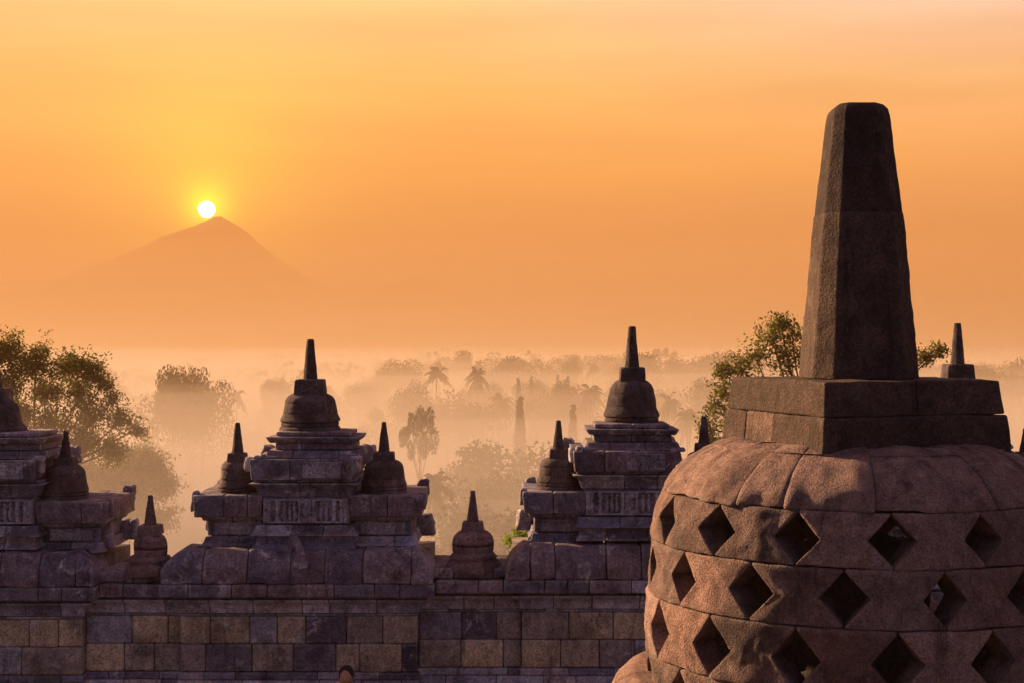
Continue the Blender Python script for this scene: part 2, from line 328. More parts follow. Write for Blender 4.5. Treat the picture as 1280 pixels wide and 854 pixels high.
# ------------------------------------------------------------------ the big perforated stupa
CX, CY = X(1071, 10.3), 10.3
big = empty('perforated_stupa', (CX, CY, FLOOR_T), 'large lattice bell stupa of warm stone with diamond openings and tall chamfered pinnacle', 'stupa')
def loc_build(mb, name, mat, root, par=None, smooth=True):
    """geometry is given in world coordinates; hang it under root (at root.location)"""
    o = mb.build(name, mat, par or root, smooth, loc=root.location); return o
RP = [(.70, .90), (.74, 1.0), (.78, 1.09), (.86, 1.21), (.975, 1.322), (1.05, 1.372), (1.178, 1.418), (1.334, 1.452), (1.56, 1.472), (1.786, 1.493), (2.012, 1.505), (2.19, 1.50), (2.60, 1.49)]
RPh, RPr = [a for a, b in RP], [b for a, b in RP]
def bend(h0, h1, thc, thick, wav=None):
    """x is arc length at the course's radius, y runs -thick..0 outward side first, z world"""
    rm = np.interp((h0+h1)/2, RPh, RPr)
    def f(W, U):
        h = EYE-W[:, 2]; x = W[:, 0].copy(); d = W[:, 1]
        if wav is not None: x = wav(x, (h-h0)/(h1-h0), U)
        th = thc+x/rm; r = np.interp(h, RPh, RPr)-d
        return np.stack([CX+r*np.sin(th), CY-r*np.cos(th), W[:, 2]], 1)
    return f, rm
rows = [(1.063, 1.408, -4.6, .150), (1.408, 1.777, 7.6, .162), (1.777, 2.19, -3.9, .170), (2.19, 2.60, 8.2, .170)]
for (h0, h1, off, dw) in rows:
    mb = MB(); pitch = rad(24)
    for k in range(15):
        thc = rad(off+12)+k*pitch; _, rm = bend(h0, h1, thc, .3); half = pitch*rm/2
        jl, jr = R.uniform(-.012, .012), R.uniform(-.012, .012); q0, q1 = R.uniform(.90, 1.02), R.uniform(.90, 1.02)
        def wav(x, v, U, half=half, jl=jl, jr=jr, q0=q0, q1=q1):
            u = x/half; tri = np.clip(1-np.abs(2*v-1)/.90, 0, 1)
            side = np.where(u < 0, dw*q0, dw*q1); wd = half-side*tri
            return u*wd+np.where(u < 0, jl, jr)*tri
        fn, _ = bend(h0, h1, thc, .3, wav)
        v = R.uniform(.55, 1.3); red = R.uniform(-.05, .06)
        stone(mb, -half, half, 0, .27, EYE-h1, EYE-h0, r=.013, res=.035, amp=.009, col=(v*(1+red), v, v*(1-red)), gap=.004, jit=.008, warp=fn, freq=5)
    loc_build(mb, 'lattice_course', M_bell, big)
# cap of the bell: big rounded stones with open, chipped joints
mb = MB(); h0, h1 = .70, 1.066
ths = [-112, -84, -62, -47, -33, -9, 26, 52, 80, 108, 135, 160, 190, 218, 248]
for a, b in zip(ths[:-1], ths[1:]):
    thc = rad((a+b)/2); rm = np.interp(.98, RPh, RPr); half = rad(b-a)*rm/2
    def wp(W, U, thc=thc, rm=rm):
        h = EYE-W[:, 2]; th = thc+W[:, 0]/rm; r = np.interp(h, RPh, RPr)-W[:, 1]
        return np.stack([CX+r*np.sin(th), CY-r*np.cos(th), W[:, 2]], 1)
    v = R.uniform(.68, 1.0); stone(mb, -half, half, 0, .5, EYE-h1, EYE-h0, r=.018, res=.035, amp=.024, col=(v, v, v), gap=.002, jit=.01, warp=wp, freq=3.2)
lathe(mb, CX, CY, [(1.02, EYE-.735), (1.0, EYE-.80), (1.10, EYE-1.0)], 64, .004)
loc_build(mb, 'cap_course', M_bell, big)
def rotsq(d, al, n=4, ch=0):
    return [(d*math.sin(al+k*2*math.pi/n), -d*math.cos(al+k*2*math.pi/n)) for k in range(n)]
al = rad(-27); cxh = CX+.025
def hbox(mb, h0, h1, s0, s1, cuts, seed, res=.035):
    """one course of the square harmika: stones on a rotated square; s = half side at top / bottom"""
    fr = rad(-27+45)          # direction of the right face's normal measured from -y
    for (u0, u1, v0, v1) in cuts:
        def wp(W, U):
            t = np.clip((EYE-W[:, 2]-h0)/(h1-h0), 0, 1); sc = s0+(s1-s0)*t; a, b = W[:, 0]*sc, W[:, 1]*sc
            return np.stack([cxh+a*math.cos(fr)+b*math.sin(-fr), CY+a*math.sin(fr)+b*math.cos(fr), W[:, 2]], 1)
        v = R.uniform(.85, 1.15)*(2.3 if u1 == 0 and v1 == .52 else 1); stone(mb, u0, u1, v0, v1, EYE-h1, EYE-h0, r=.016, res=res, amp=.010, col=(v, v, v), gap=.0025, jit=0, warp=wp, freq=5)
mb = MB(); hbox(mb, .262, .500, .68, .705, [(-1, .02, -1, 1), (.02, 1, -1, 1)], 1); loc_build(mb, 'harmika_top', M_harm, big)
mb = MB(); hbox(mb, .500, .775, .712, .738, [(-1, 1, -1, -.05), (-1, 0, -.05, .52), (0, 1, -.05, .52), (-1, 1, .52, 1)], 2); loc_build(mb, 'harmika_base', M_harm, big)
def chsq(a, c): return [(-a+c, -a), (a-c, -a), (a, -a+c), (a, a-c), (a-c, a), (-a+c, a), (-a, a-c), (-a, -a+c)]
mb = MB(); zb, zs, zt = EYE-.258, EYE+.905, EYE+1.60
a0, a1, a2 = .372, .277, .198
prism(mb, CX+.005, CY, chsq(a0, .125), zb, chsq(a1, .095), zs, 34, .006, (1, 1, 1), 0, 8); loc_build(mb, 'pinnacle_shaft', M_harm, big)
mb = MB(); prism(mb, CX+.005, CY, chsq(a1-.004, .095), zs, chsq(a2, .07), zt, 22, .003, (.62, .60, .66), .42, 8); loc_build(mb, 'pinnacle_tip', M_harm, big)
mb = MB(); lathe(mb, CX, CY, [(1.42, EYE-2.38), (1.60, EYE-2.37), (1.70, EYE-2.42), (1.76, EYE-2.52), (1.77, EYE-2.62), (1.72, EYE-2.72), (1.62, EYE-2.78), (1.80, EYE-2.86), (1.95, EYE-3.0), (1.98, EYE-3.2), (2.1, EYE-3.25), (2.15, FLOOR_T)], 96, .012, (1.05, 1.02, 1)); loc_build(mb, 'lotus_base', M_bell, big)
# ------------------------------------------------------------------ balustrade wall
WY = 18.0
T_grey = [(.75, .74, .86), (.5, .5, .6), (1.1, 1.08, 1.15), (.36, .35, .43), (1.05, .95, .92), (.7, .6, .64), (.55, .55, .7)]
T_tan = [(1.5, 1.2, .72), (1.3, 1.05, .66), (1.05, .88, .66), (.8, .68, .60), (1.6, 1.3, .8), (.55, .52, .56), (1.2, 1.02, .78), (1.35, 1.1, .7), (.9, .88, .92), (1.15, .95, .62), (1.0, .86, .68), (1.3, 1.05, .65), (.32, .30, .36), (.9, .76, .62), (.17, .16, .22)]
T_coping = [(.5, .42, .46), (.62, .48, .48), (.42, .38, .46), (.72, .6, .6), (.5, .47, .55)]
T_corn = [(1.1, 1.08, 1.15), (.8, .8, .9), (1.4, 1.35, 1.38), (.55, .55, .66), (1.25, 1.15, 1.0), (.9, .85, .85)]
cyma = lambda t: .07*np.clip(t, 0, 1)**2+.035*(t > .72)
cyma_inv = lambda t: .08*(1-np.clip(t, 0, 1))**2+.03*(t < .25)
roundtop = lambda t: -.15*np.clip((t-.35)/.65, 0, 1)**1.7
slabp = lambda t: .03*(t > .80)+.02*t
notch = lambda t: -.03*(t < .2)
wall = empty('balustrade_wall', (X(388, WY), WY+.6, FLOOR_G), 'long weathered stone balustrade wall carrying the row of niches and small stupas', 'wall')
bays = [(-1010, -690), (-560, -250), (-190, 128), (205, 545), (630, 985), (1040, 1390), (1470, 1800)]
segs = []; prev = None
for b in bays:
    if prev is not None: segs.append((prev, b[0], 'recess'))
    segs.append((b[0], b[1], 'bay')); prev = b[1]
def zr(py): return Z(py, WY)
parts = {k: MB() for k in ('core', 'wall_face', 'cornice', 'coping', 'plinth')}
U1 = WY/F
for (a, b, kd) in segs:
    dy = 0 if kd == 'bay' else .14; x0, x1 = X(a, WY), X(b, WY); mid = (a+b)/2
    dz = -(mid-388)*.012 if mid > 388 else -(mid-388)*.010            # the wall has settled towards the left
    vis = -150 < b and a < 1000; res = .05 if vis else .16
    zz = lambda py: zr(py+dz)
    fy = WY-.10+dy
    ins = .22 if kd == 'bay' else -.22
    f0, f1 = x0+ins, x1-ins
    slab(parts['core'], f0+.05-(.5 if kd != 'bay' else 0), f1-.05+(.5 if kd != 'bay' else 0), fy+(.10 if kd == 'bay' else .08), WY+1.9, 18, zz(742))
    if kd == 'bay': slab(parts['core'], x0+.1, x1-.1, fy+.22, WY+1.7, zz(742), zz(700))
    else: slab(parts['core'], x0-.1, x1+.1, fy+.22, WY+1.6, zz(742), zz(720))
    # wall courses
    ps = [(768, 803), (803, 838)]
    for p0, p1 in ps: course(parts['wall_face'], f0, f1, fy, fy+.5, zz(p1), zz(p0), .43, T_tan, r=.022, res=res, amp=.007, jit=.012)
    for k in range(3): course(parts['wall_face'], f0, f1, fy, fy+.5, zz(860+38*(k+1)), zz(860+38*k), .45, T_tan, r=.02, res=.15, jit=.01)
    course(parts['plinth'], f0-.02, f1+.02, fy-.03, fy+.5, zz(847), zz(838), .46, T_grey, r=.01, res=res, amp=.004)
    course(parts['plinth'], f0-.02, f1+.02, fy-.06, fy+.5, zz(861), zz(847), .46, T_corn, prof=cyma_inv, r=.012, res=res*.6, amp=.004)
    course(parts['cornice'], f0-.01, f1+.01, fy-.015, fy+.5, zz(768), zz(764.5), .4, T_grey, r=.008, res=res, amp=.003)
    course(parts['cornice'], f0-.03, f1+.03, fy-.03, fy+.5, zz(764.5), zz(746), .46, T_corn, prof=cyma, ends=1, r=.012, res=res*.6, amp=.005)
    course(parts['cornice'], f0-.06, f1+.06, fy-.05, fy+.5, zz(746), zz(742), .5, T_coping, r=.008, res=res, amp=.003)
    course(parts['coping'], x0, x1, fy-.20, fy+.45, zz(742), zz(726), .42, T_coping+[(1.05, 1.0, 1.1)], r=.015, res=res, amp=.007, jit=.012)
    if kd == 'bay': course(parts['coping'], x0+.02, x1-.02, fy-.18, fy+.55, zz(726), zz(685), .47, T_coping, prof=roundtop, ends=1.5, r=.028, res=res, amp=.026, jit=.03, freq=3.5)
    else: course(parts['coping'], x0-.05, x1+.05, fy-.10, fy+.75, zz(726), zz(712), .42, T_coping, r=.03, res=res, amp=.015, jit=.015)
for k, nm, mt in (('core', 'wall_core', M_dome), ('wall_face', 'wall_face', M_wall), ('cornice', 'cornice', M_wall), ('coping', 'coping', M_wall), ('plinth', 'plinth_moulding', M_wall)):
    loc_build(parts[k], nm, mt, wall)
# ------------------------------------------------------------------ stupas on the wall
def sq(a): return [(-a, -a), (a, -a), (a, a), (-a, a)]
def oct_(r, o=rad(22.5)): return [(r*math.sin(o+k*math.pi/4), -r*math.cos(o+k*math.pi/4)) for k in range(8)]
def stupa_parts(root, par, cx, Yc, top, sp_b, hm_b, bell, sp_w, hm_w, tone=(1, 1, 1), name='bell', tilt=0):
    """top/sp_b/hm_b rows in photo units at depth Yc; bell = [(half width, row)...] going down"""
    s = Yc/F; zf = lambda py: Z(py, Yc)
    mb = MB(); pr = [(w_*s, zf(y_)) for w_, y_ in bell]; lathe(mb, X(cx, Yc), Yc, pr, 96, .014, tone, 4, [pr[0][1]-(pr[9][1]-pr[0][1])*-f_ for f_ in (.36, .70)])
    bo = loc_build(mb, name, M_dome, root, par)
    mb = MB(); h = hm_w/2*s; prism(mb, X(cx, Yc), Yc, sq(h*1.03), zf(hm_b+2), sq(h*.96), zf(sp_b-.3), 5, .006, tone, .12, 5); loc_build(mb, 'harmika', M_dome, root, bo)
    mb = MB(); prism(mb, X(cx, Yc), Yc, oct_(sp_w[1]/2*s), zf(sp_b), oct_(sp_w[0]/2*s), zf(top+1.0), 14, .004, tuple(.75*q for q in tone), .25, 3); loc_build(mb, 'pinnacle', M_dome, root, bo)
    return bo
def bellprof(wt, wb, yt, yb, ring=None):
    """rounded shoulder, nearly straight flank, flaring lip; half widths"""
    H_ = yb-yt; wt = wt*1.04; pts = [(wt*.25, yt-.6), (wt*.58, yt-.2), (wt*.76, yt+H_*.045), (wt*.90, yt+H_*.13), (wt*.98, yt+H_*.24), (wt+(wb-wt)*.18, yt+H_*.5), (wt+(wb-wt)*.45, yt+H_*.75), (wb*.985, yt+H_*.90), (wb, yt+H_*.97), (wb*.97, yb)]
    for w_, a, b in ring or []: pts += [(w_*.96, a), (w_, a+(b-a)*.25), (w_, a+(b-a)*.8), (w_*.95, b)]
    return pts
def relief(mb, x0, x1, z0, z1, y, kind, seed, col=(1.15, 1.1, 1.15), depth=.09):
    nx, nz = int((x1-x0)/.010), int((z1-z0)/.010); u = np.linspace(0, 1, nx); v = np.linspace(0, 1, nz); uu, vv = np.meshgrid(u, v, indexing='ij'); W_, H_ = x1-x0, z1-z0
    xs = uu*W_; zs = vv*H_; h = np.zeros_like(uu); rr = random.Random(seed)
    if kind == 'figures':
        frame = (vv < .09) | (vv > .92) | (uu < .09) | (uu > .91) | (abs(uu-.52) < .055); h[frame] = .8
        for c in (.17, .44, .60, .84):                                  # turned balusters
            d = abs(xs-c*W_); wdt = .022+.010*np.sin(vv*19)**2+.014*(abs(vv-.16) < .07)+.014*(abs(vv-.83) < .07)
            h = np.maximum(h, np.clip(1-(d/wdt)**2, 0, 1)**.5*.95*((vv > .08) & (vv < .93)))
        for c in (.25, .31, .37, .68, .75):                              # standing figures
            d = xs-c*W_; q = np.clip(1-(d/.026)**2-((vv-.42)/.36)**2, 0, 1)**.5; hd = np.clip(1-(d/.018)**2-((vv-.80)/.085)**2, 0, 1)**.5
            h = np.maximum(h, .7*q); h = np.maximum(h, .8*hd)
    elif kind == 'scroll':
        for k in range(26):
            cx_, cz_ = rr.random(), rr.uniform(.15, .85); r0 = rr.uniform(.10, .28)*H_; d = np.hypot(xs-cx_*W_, zs-cz_*H_)
            h = np.maximum(h, np.clip(1-((d-r0)/(.012+.02*rr.random()))**2, 0, 1)*.7*rr.uniform(.5, 1))
        edge = (vv < .10) | (vv > .9) | (uu < .03) | (uu > .97); h[edge] = .75
    q = np.stack([xs.ravel()*22+seed, zs.ravel()*22, 0*xs.ravel()], 1); h = h+fbm(q, seed).reshape(h.shape)*.18
    edge = np.minimum(np.minimum(uu, 1-uu)*W_, np.minimum(vv, 1-vv)*H_); h = np.where(edge < .006, -.6, h)
    P = np.stack([x0+xs, y-h*depth, z0+zs], -1).reshape(-1, 3); i = np.arange(nx-1)[:, None]*nz; j = np.arange(nz-1)[None]
    mb.add(P, np.stack([i+j, i+nz+j, i+nz+j+1, i+j+1], -1).reshape(-1, 4), col)
def horn(mb, cx, cy, z, w_, h_, lean, col=(.7, .62, .66)):
    """worn corner antefix: a leaf-like upright stone"""
    P, Fc, U = rbox(w_/2, w_*.45, h_/2, w_*.2, .03); t = (P[:, 2]+h_/2)/h_
    P[:, 0] = P[:, 0]*(1-.28*t**1.5)+lean*.3*t**2; P[:, 1] *= (1-.2*t)
    W = P+np.array([cx, cy, z+h_/2]); s = R.randrange(99); W += (P/ max(w_, h_))*(fbm(W*7+s, s)*.035)[:, None]*2; mb.add(W, Fc, col)
def shrine(cx, rise, label, sp, wings, tone, main):
    """niche tower seen from the back; rise: rows lifted in photo units; main: dict of rows for the crowning stupa"""
    Yf = 18.15; dpt = 1.35; Yc = Yf+dpt/2
    z = lambda py: Z(py-rise, Yf); xx = lambda px: X(cx+px, Yf)
    root = empty('niche_shrine', (X(cx, Yc), Yc, z(686)), label, 'shrine', 'niche shrines along the balustrade')
    tg = [tuple(q*tone for q in c) for c in T_grey]; tc = [tuple(q*tone for q in c) for c in T_coping]
    mb = MB(); c_ = lambda a, b, p0, p1, wd, tn, fy=0, d=None, **k: course(mb, xx(a), xx(b), Yf-fy, Yf+(d or dpt)+fy, z(p1), z(p0), wd, tn, **dict(dict(res=.045, amp=.006, r=.014), **k))
    # body and base
    c_(-66, 54, 668, 684, .5, tg, .10, prof=cyma_inv, ends=.5); c_(-68, 56, 655.5, 668, .45, tg, .10, prof=cyma_inv, ends=.6)
    c_(-60, 49, 621, 655.5, .38, [(.95*tone, .95*tone, 1.05*tone), (.8*tone, .8*tone, .9*tone)])
    loc_build(mb, 'body', M_wall, root)
    mb = MB(); relief(mb, xx(-58), xx(47), z(654), z(623), Yf-.018, 'figures', int(cx)+20, (1.2*tone, 1.15*tone, 1.2*tone)); loc_build(mb, 'relief_panel', M_wall, root)
    # cornice and roof slab
    mb = MB(); c_(-64, 52, 603, 621, .48, tg, .05, prof=lambda t: .10*t**2+.03*(t > .8), ends=.9)
    c_(-70, 58, 599.5, 603, .6, tc, .07)
    loc_build(mb, 'cornice', M_wall, root)
    mb = MB(); c_(-72, 53, 573, 599.5, .40, tc, .13, prof=lambda t: .04*t, ends=.6, amp=.012)
    for sx in (-1, 1):
        horn(mb, xx(-10+sx*63), Yf+.02, z(590), .16, .20, sx*.02); horn(mb, xx(-8+sx*66), Yf+dpt, z(590), .22, .24, sx*.05)
    mb2 = mb; relief(mb2, xx(-8), xx(40), z(597), z(576), Yf-.155, 'scroll', int(cx)+7, (.95*tone, .9*tone, .95*tone), .03)
    horn(mb, xx(-66), Yf-.10, z(574), .13, .07, .0); horn(mb, xx(-57), Yf-.08, z(573), .09, .06, .0); horn(mb, xx(60), Yf-.10, z(574), .12, .05, .0)
    loc_build(mb, 'roof_slab', M_wall, root)
    # stepped plinth under the bell
    mb = MB(); c_(-56, 60, 564, 573, .45, tc, -.08, dpt-.16, ends=.3, prof=cyma_inv); c_(-47, 52, 555, 564, .5, tc, -.16, dpt-.2); c_(-53, 56, 547, 555, .55, tc, -.10, dpt-.16, prof=lambda t: .05*t, ends=1); c_(-46, 49, 541, 547, .5, tc, -.17, dpt-.22)
    loc_build(mb, 'stepped_roof', M_wall, root)
    stupa_parts(root, root, cx, Yc, main['top'], main['sp_b'], main['hm_b'], bellprof(main['wt'], main['wb'], main['hm_b'], main['b'], [(main['wb']*.96, main['b'], main['b']+6), (main['wb']*1.02, main['b']+6, main['b']+15)]), sp, main['hm'], name='stupa', tone=(.9, .85, .85) if cx > 600 else (1.05, 1, 1))
    # low wings left and right with a small stupa each
    for (wc, hw, wd) in wings:
        zc = lambda py: Z(py-rise-wd['dy'], Yf); mb = MB(); a, b = xx(wc-hw), xx(wc+hw); o = .06
        k = dict(res=.045, amp=.007, r=.016)
        ia, ib = (.10, .0) if wc < 0 else (.0, .10)
        course(mb, a+ia, b-ib, Yf+o+.06, Yf+dpt-.1, zc(684), zc(672), .45, tg, prof=cyma_inv, ends=.5, **k)
        course(mb, a+ia+.03, b-ib-.03, Yf+o+.09, Yf+dpt-.14, zc(672), zc(653), .42, tg, **k)
        course(mb, a+ia-.02, b-ib+.02, Yf+o+.05, Yf+dpt-.1, zc(653), zc(646.5), .42, tc, prof=lambda t: .03*t, ends=1, **k)
        course(mb, a, b, Yf+o-.08, Yf+dpt, zc(646.5), zc(619), .42, tc, prof=lambda t: .02*t, ends=1, **dict(k, amp=.012))
        sx = -1 if wc < 0 else 1
        horn(mb, a-sx*.0 if wc < 0 else b, Yf+o+.05, zc(640), .12, .24, sx*.01); horn(mb, (a+.10 if wc < 0 else b-.06), Yf+dpt-.1, zc(632), .18, .20, sx*.02); horn(mb, (a+.03 if wc < 0 else b-.03), Yf+dpt-.15, zc(682), .26, .26, sx*.0)
        relief(mb, a+ia+.12, b-ib-.12, zc(670), zc(655), Yf+o+.075, 'scroll', int(cx+wc)+400, (.95*tone, .88*tone, .9*tone), .025)
        wo_ = loc_build(mb, 'wing', M_wall, root)
        bo = stupa_parts(root, root, wd['c'], Yc-.25, wd['top'], wd['sp_b'], wd['hm_b'], bellprof(wd['wt'], wd['wb'], wd['hm_b'], wd['b'], [(wd['wb']*1.0, wd['b'], wd['b']+5), (wd['wb']*1.05, wd['b']+5, wd['b']+13)]), (7, 16), wd['hm'], name='corner_stupa', tone=(1.15, 1.05, 1.05))
    # the little triangular antefix at the foot of the body
    mb = MB(); zb = z(700); xc = xx(-17 if cx < 600 else 42)
    P, Fc, U = rbox(.20, .07, .20, .02, .03); t = (P[:, 2]+.20)/.4; P[:, 0] *= (1-.93*t**1.1); hole = np.clip(1-(P[:, 0]/.05)**2-((P[:, 2]+.06)/.10)**2, 0, 1); P[:, 1] += np.where(P[:, 1] < 0, hole*.06, 0)
    mb.add(P+np.array([xc, Yf-.26, zb+.20]), Fc, (.8*tone, .72*tone, .76*tone)); loc_build(mb, 'antefix', M_wall, root)
    return root
def wing(c, top, sp_b, hm_b, b, wt, wb, hm, dy=0): return dict(c=c, top=top, sp_b=sp_b, hm_b=hm_b, b=b, wt=wt, wb=wb, hm=hm, dy=dy)
shrine(388, 0, 'niche shrine with pale carved panel between two lower wings, mottled lichened bell on top', (10, 19),
       [(-103, 42, wing(297, 533, 569, 576, 609, 20, 26, 22)), (94, 45, wing(480, 532, 568, 575, 607, 23, 28, 26))], 1.0,
       dict(top=428, sp_b=477, hm_b=491, b=527, wt=29.5, wb=37, hm=36))
shrine(790, 10, 'niche shrine whose smooth dark bell stands beside the big lattice stupa, partly covered by it', (10.5, 20),
       [(-93, 42, wing(698, 530, 564, 572, 602, 21.5, 27, 22, -6)), (97, 42, wing(880, 525, 557, 565, 596, 22, 27, 22, -2))], .85,
       dict(top=412, sp_b=462, hm_b=475, b=521, wt=26.5, wb=35, hm=31))
shrine(-6, -1, 'brownish niche shrine cut off by the left edge, bushy tree behind it', (10, 19),
       [(-96, 42, wing(-100, 545, 575, 581, 614, 22, 28, 24)), (96, 44, wing(82, 543, 575, 581, 614, 23, 28, 24, -7))], .92,
       dict(top=455, sp_b=488, hm_b=500, b=539, wt=27, wb=38, hm=34))
shrine(1197, 14, 'niche shrine hidden behind the big lattice stupa except for its dark pinnacle', (9.5, 18),
       [(-95, 42, wing(1104, 528, 560, 568, 600, 22, 27, 22, -2)), (90, 42, wing(1282, 540, 568, 575, 604, 22, 27, 22, -2))], .85,
       dict(top=408, sp_b=458, hm_b=472, b=517, wt=26.5, wb=35, hm=33))
def low_stupa(cx, Yc, top, sp_b, hm_b, b, base, wt, wb, sp, hm, label):
    root = empty('small_stupa', (X(cx, Yc), Yc, Z(base, Yc)), label, 'small stupa', 'single small stupas between the niche shrines')
    H_ = base-b; stupa_parts(root, root, cx, Yc, top, sp_b, hm_b, [(wt*q, hm_b+(b-hm_b)*z_) for q, z_ in ((.3, -.02), (.55, .01), (.72, .08), (.86, .19), (.95, .32), (1.0, .50), (1.01, .68), (1.0, .82), (1.0, .92), (.97, 1.0))], sp, hm, tone=(2.6, 2.1, 2.0))
    mb = MB(); s = Yc/F; Zf = lambda p: Z(p, Yc)
    lathe(mb, X(cx, Yc), Yc, [(wt*.97*s, Zf(b-1)), (wb*.80*s, Zf(b+H_*.06)), (wb*.90*s, Zf(b+H_*.26)), (wb*.82*s, Zf(b+H_*.38)), (wb*.97*s, Zf(b+H_*.55)), (wb*s, Zf(b+H_*.70)), (wb*1.0*s, Zf(base-1)), (wb*.96*s, Zf(base+2))], 40, .016, (2.5, 2.05, 1.95)); loc_build(mb, 'lotus_base', M_dome, root)
low_stupa(591, 18.2, 618, 655, 662, 690, 712, 25.5, 33.5, (7, 17), 27, 'single small stupa on the low wall between two shrines, mist and forest behind')
low_stupa(188, 18.0, 624, 659, 666, 694, 715, 20, 30, (7, 17), 27, 'single small stupa beside the leafy tree, right of the leftmost shrine')
low_stupa(1013, 18.45, 612, 650, 657, 685, 708, 26, 34, (7, 17), 27, 'single small stupa hidden behind the big lattice stupa')
# loose upright stone next to the left small stupa and the tuft on the pinnacle
mb = MB(); horn(mb, X(133, 18.5), 18.5, Z(686, 18.5), .22, .34, .0, (1.0, .85, .85)); tag(mb.build('loose_stone', M_wall), 'rounded upright stone block standing loose on the coping between left shrine and small stupa', 'stone')
# ------------------------------------------------------------------ plants
def quads(P, D, Nn, w_, l_, col):
    """leaf quads at P pointing D, flat normal Nn"""
    D = D/np.linalg.norm(D, axis=1, keepdims=True); S_ = np.cross(D, Nn); S_ /= np.maximum(np.linalg.norm(S_, axis=1, keepdims=True), 1e-6)
    n = len(P); w_ = np.asarray(w_).reshape(-1, 1) if np.ndim(w_) else w_; l_ = np.asarray(l_).reshape(-1, 1) if np.ndim(l_) else l_
    V_ = np.stack([P-D*l_*.5, P+S_*w_*.5, P+D*l_*.5, P-S_*w_*.5], 1).reshape(-1, 3)
    return V_, np.arange(4*n).reshape(n, 4), np.repeat(col, 4, axis=0)
def rdir(n, rg): v = rg.normal(size=(n, 3)); return v/np.linalg.norm(v, axis=1, keepdims=True)
def tube(mb, pts, rs, seg=7, col=(1, 1, 1)):
    pts = np.array(pts, float); d = np.gradient(pts, axis=0); d /= np.maximum(np.linalg.norm(d, axis=1, keepdims=True), 1e-9)
    up = np.array([.31, .87, .38]); a = np.cross(d, up); a /= np.linalg.norm(a, axis=1, keepdims=True); b = np.cross(d, a)
    th = np.linspace(0, 2*np.pi, seg, endpoint=False); P = (pts[:, None]+np.array(rs)[:, None, None]*(np.cos(th)[None, :, None]*a[:, None]+np.sin(th)[None, :, None]*b[:, None])).reshape(-1, 3)
    n = len(pts); i = np.arange(n-1)[:, None]*seg; j = np.arange(seg)[None]; j2 = (j+1) % seg; mb.add(P, np.stack([i+j, i+j2, i+seg+j2, i+seg+j], -1).reshape(-1, 4), col)
def near_tree(label, base, clumps, leaf, dens, seed, mat, cat='tree', trunk_r=.28, split=None):
    """clumps: (x, y, z, radius, density) world points; limbs reach each one and carry twigs with leaves"""
    rg = np.random.default_rng(seed); root = empty('leafy_tree', base, label, cat); b = np.array(base, float); C_ = np.array([c[:3] for c in clumps])
    tb = MB(); lb = MB(); ctr = C_.mean(0); fork = b+(ctr-b)*.45; fork[2] = b[2]+(C_[:, 2].min()-b[2])*.9
    tube(tb, [b+[0, 0, -1], b+(fork-b)*.35+[.1, 0, 0], b+(fork-b)*.7, fork], [trunk_r*1.3, trunk_r, trunk_r*.85, trunk_r*.7], 10)
    for (x, y, z, r, dn) in clumps:
        c = np.array([x, y, z]); mid = fork+(c-fork)*.5+rg.normal(size=3)*.25+[0, 0, -.25]; q = [fork, fork+(mid-fork)*.5, mid, mid+(c-mid)*.55+rg.normal(size=3)*.1, c]
        tube(tb, q, [trunk_r*.42, trunk_r*.32, trunk_r*.24, trunk_r*.16, trunk_r*.1], 6)
        nt_ = int(10+10*r)
        for k in range(nt_):
            d = rdir(1, rg)[0]; d[2] = d[2]*.9+.1; e = c+d*r*rg.uniform(.6, 1.05); m_ = c+(e-c)*.5+rg.normal(size=3)*.06
            tube(tb, [c+(c-mid)*-.0+d*.02, m_, e], [trunk_r*.07, trunk_r*.045, trunk_r*.02], 4)
            n = int(dens*dn*r*r/nt_*20)
            nf = max(2, n//9)                                  # sprays of leaves along the twig
            sc = c+(e-c)*rg.uniform(.2, 1.1, (nf, 1))+rg.normal(size=(nf, 3))*r*.24
            P = np.repeat(sc, 9, axis=0)+rg.normal(size=(nf*9, 3))*leaf*.95
            D = rdir(len(P), rg); D[:, 2] -= .4; v = rg.uniform(.6, 1.4, (len(P), 1)); cl = v*np.array([[1, 1, .9]])
            lb.add(*quads(P, D, rdir(len(P), rg), leaf*rg.uniform(.4, .7, len(P)), leaf*rg.uniform(.9, 1.5, len(P)), cl))
    tb.build('trunk', M_bark, root, loc=base); lb.build('crown', mat, root, smooth=False, loc=base); return root
def cl(px, py, Y, rpx, dn=1.0, dy=0): return (X(px, Y), Y+dy, Z(py, Y), rpx/F*Y, dn)
TL = 122.0
lc = [cl(8, 440, TL, 26), cl(45, 452, TL, 26, .9), cl(78, 462, TL, 24, .8, 1), cl(112, 462, TL, 22, .9), cl(15, 478, TL, 26, .9, -1), cl(55, 492, TL, 26, .8), cl(128, 482, TL, 18, .7), cl(95, 495, TL, 24, .8, 1), cl(25, 520, TL, 26, .9),
      cl(70, 528, TL, 24, .8, -1), cl(115, 522, TL, 24, .7), cl(150, 525, TL, 20, .7), cl(172, 537, TL, 13, .6), cl(48, 555, TL, 26, 1, 1), cl(100, 555, TL, 26, 1), cl(140, 562, TL, 22, 1), cl(-30, 440, TL, 30), cl(-40, 490, TL, 32), cl(-30, 540, TL, 30), cl(-80, 470, TL, 34), cl(140, 500, TL, 12, .5)]
near_tree('airy leafy tree rising behind the leftmost shrine, branches showing through', (X(45, TL), TL, float(hill(X(45, TL), TL))), lc, .26, 33, 5, M_leaf, trunk_r=.4)
TB = 150.0
lc2 = [cl(185, 585, TB, 26, 1.2), cl(155, 600, TB, 30, 1.2, 1), cl(205, 610, TB, 20, .9), cl(120, 615, TB, 32, 1.3), cl(170, 640, TB, 30, 1.0), cl(130, 655, TB, 34, 1.2), cl(90, 600, TB, 32, 1.2, 2), cl(60, 640, TB, 36, 1), cl(205, 650, TB, 18, .6), cl(165, 575, TB, 18, .9)]
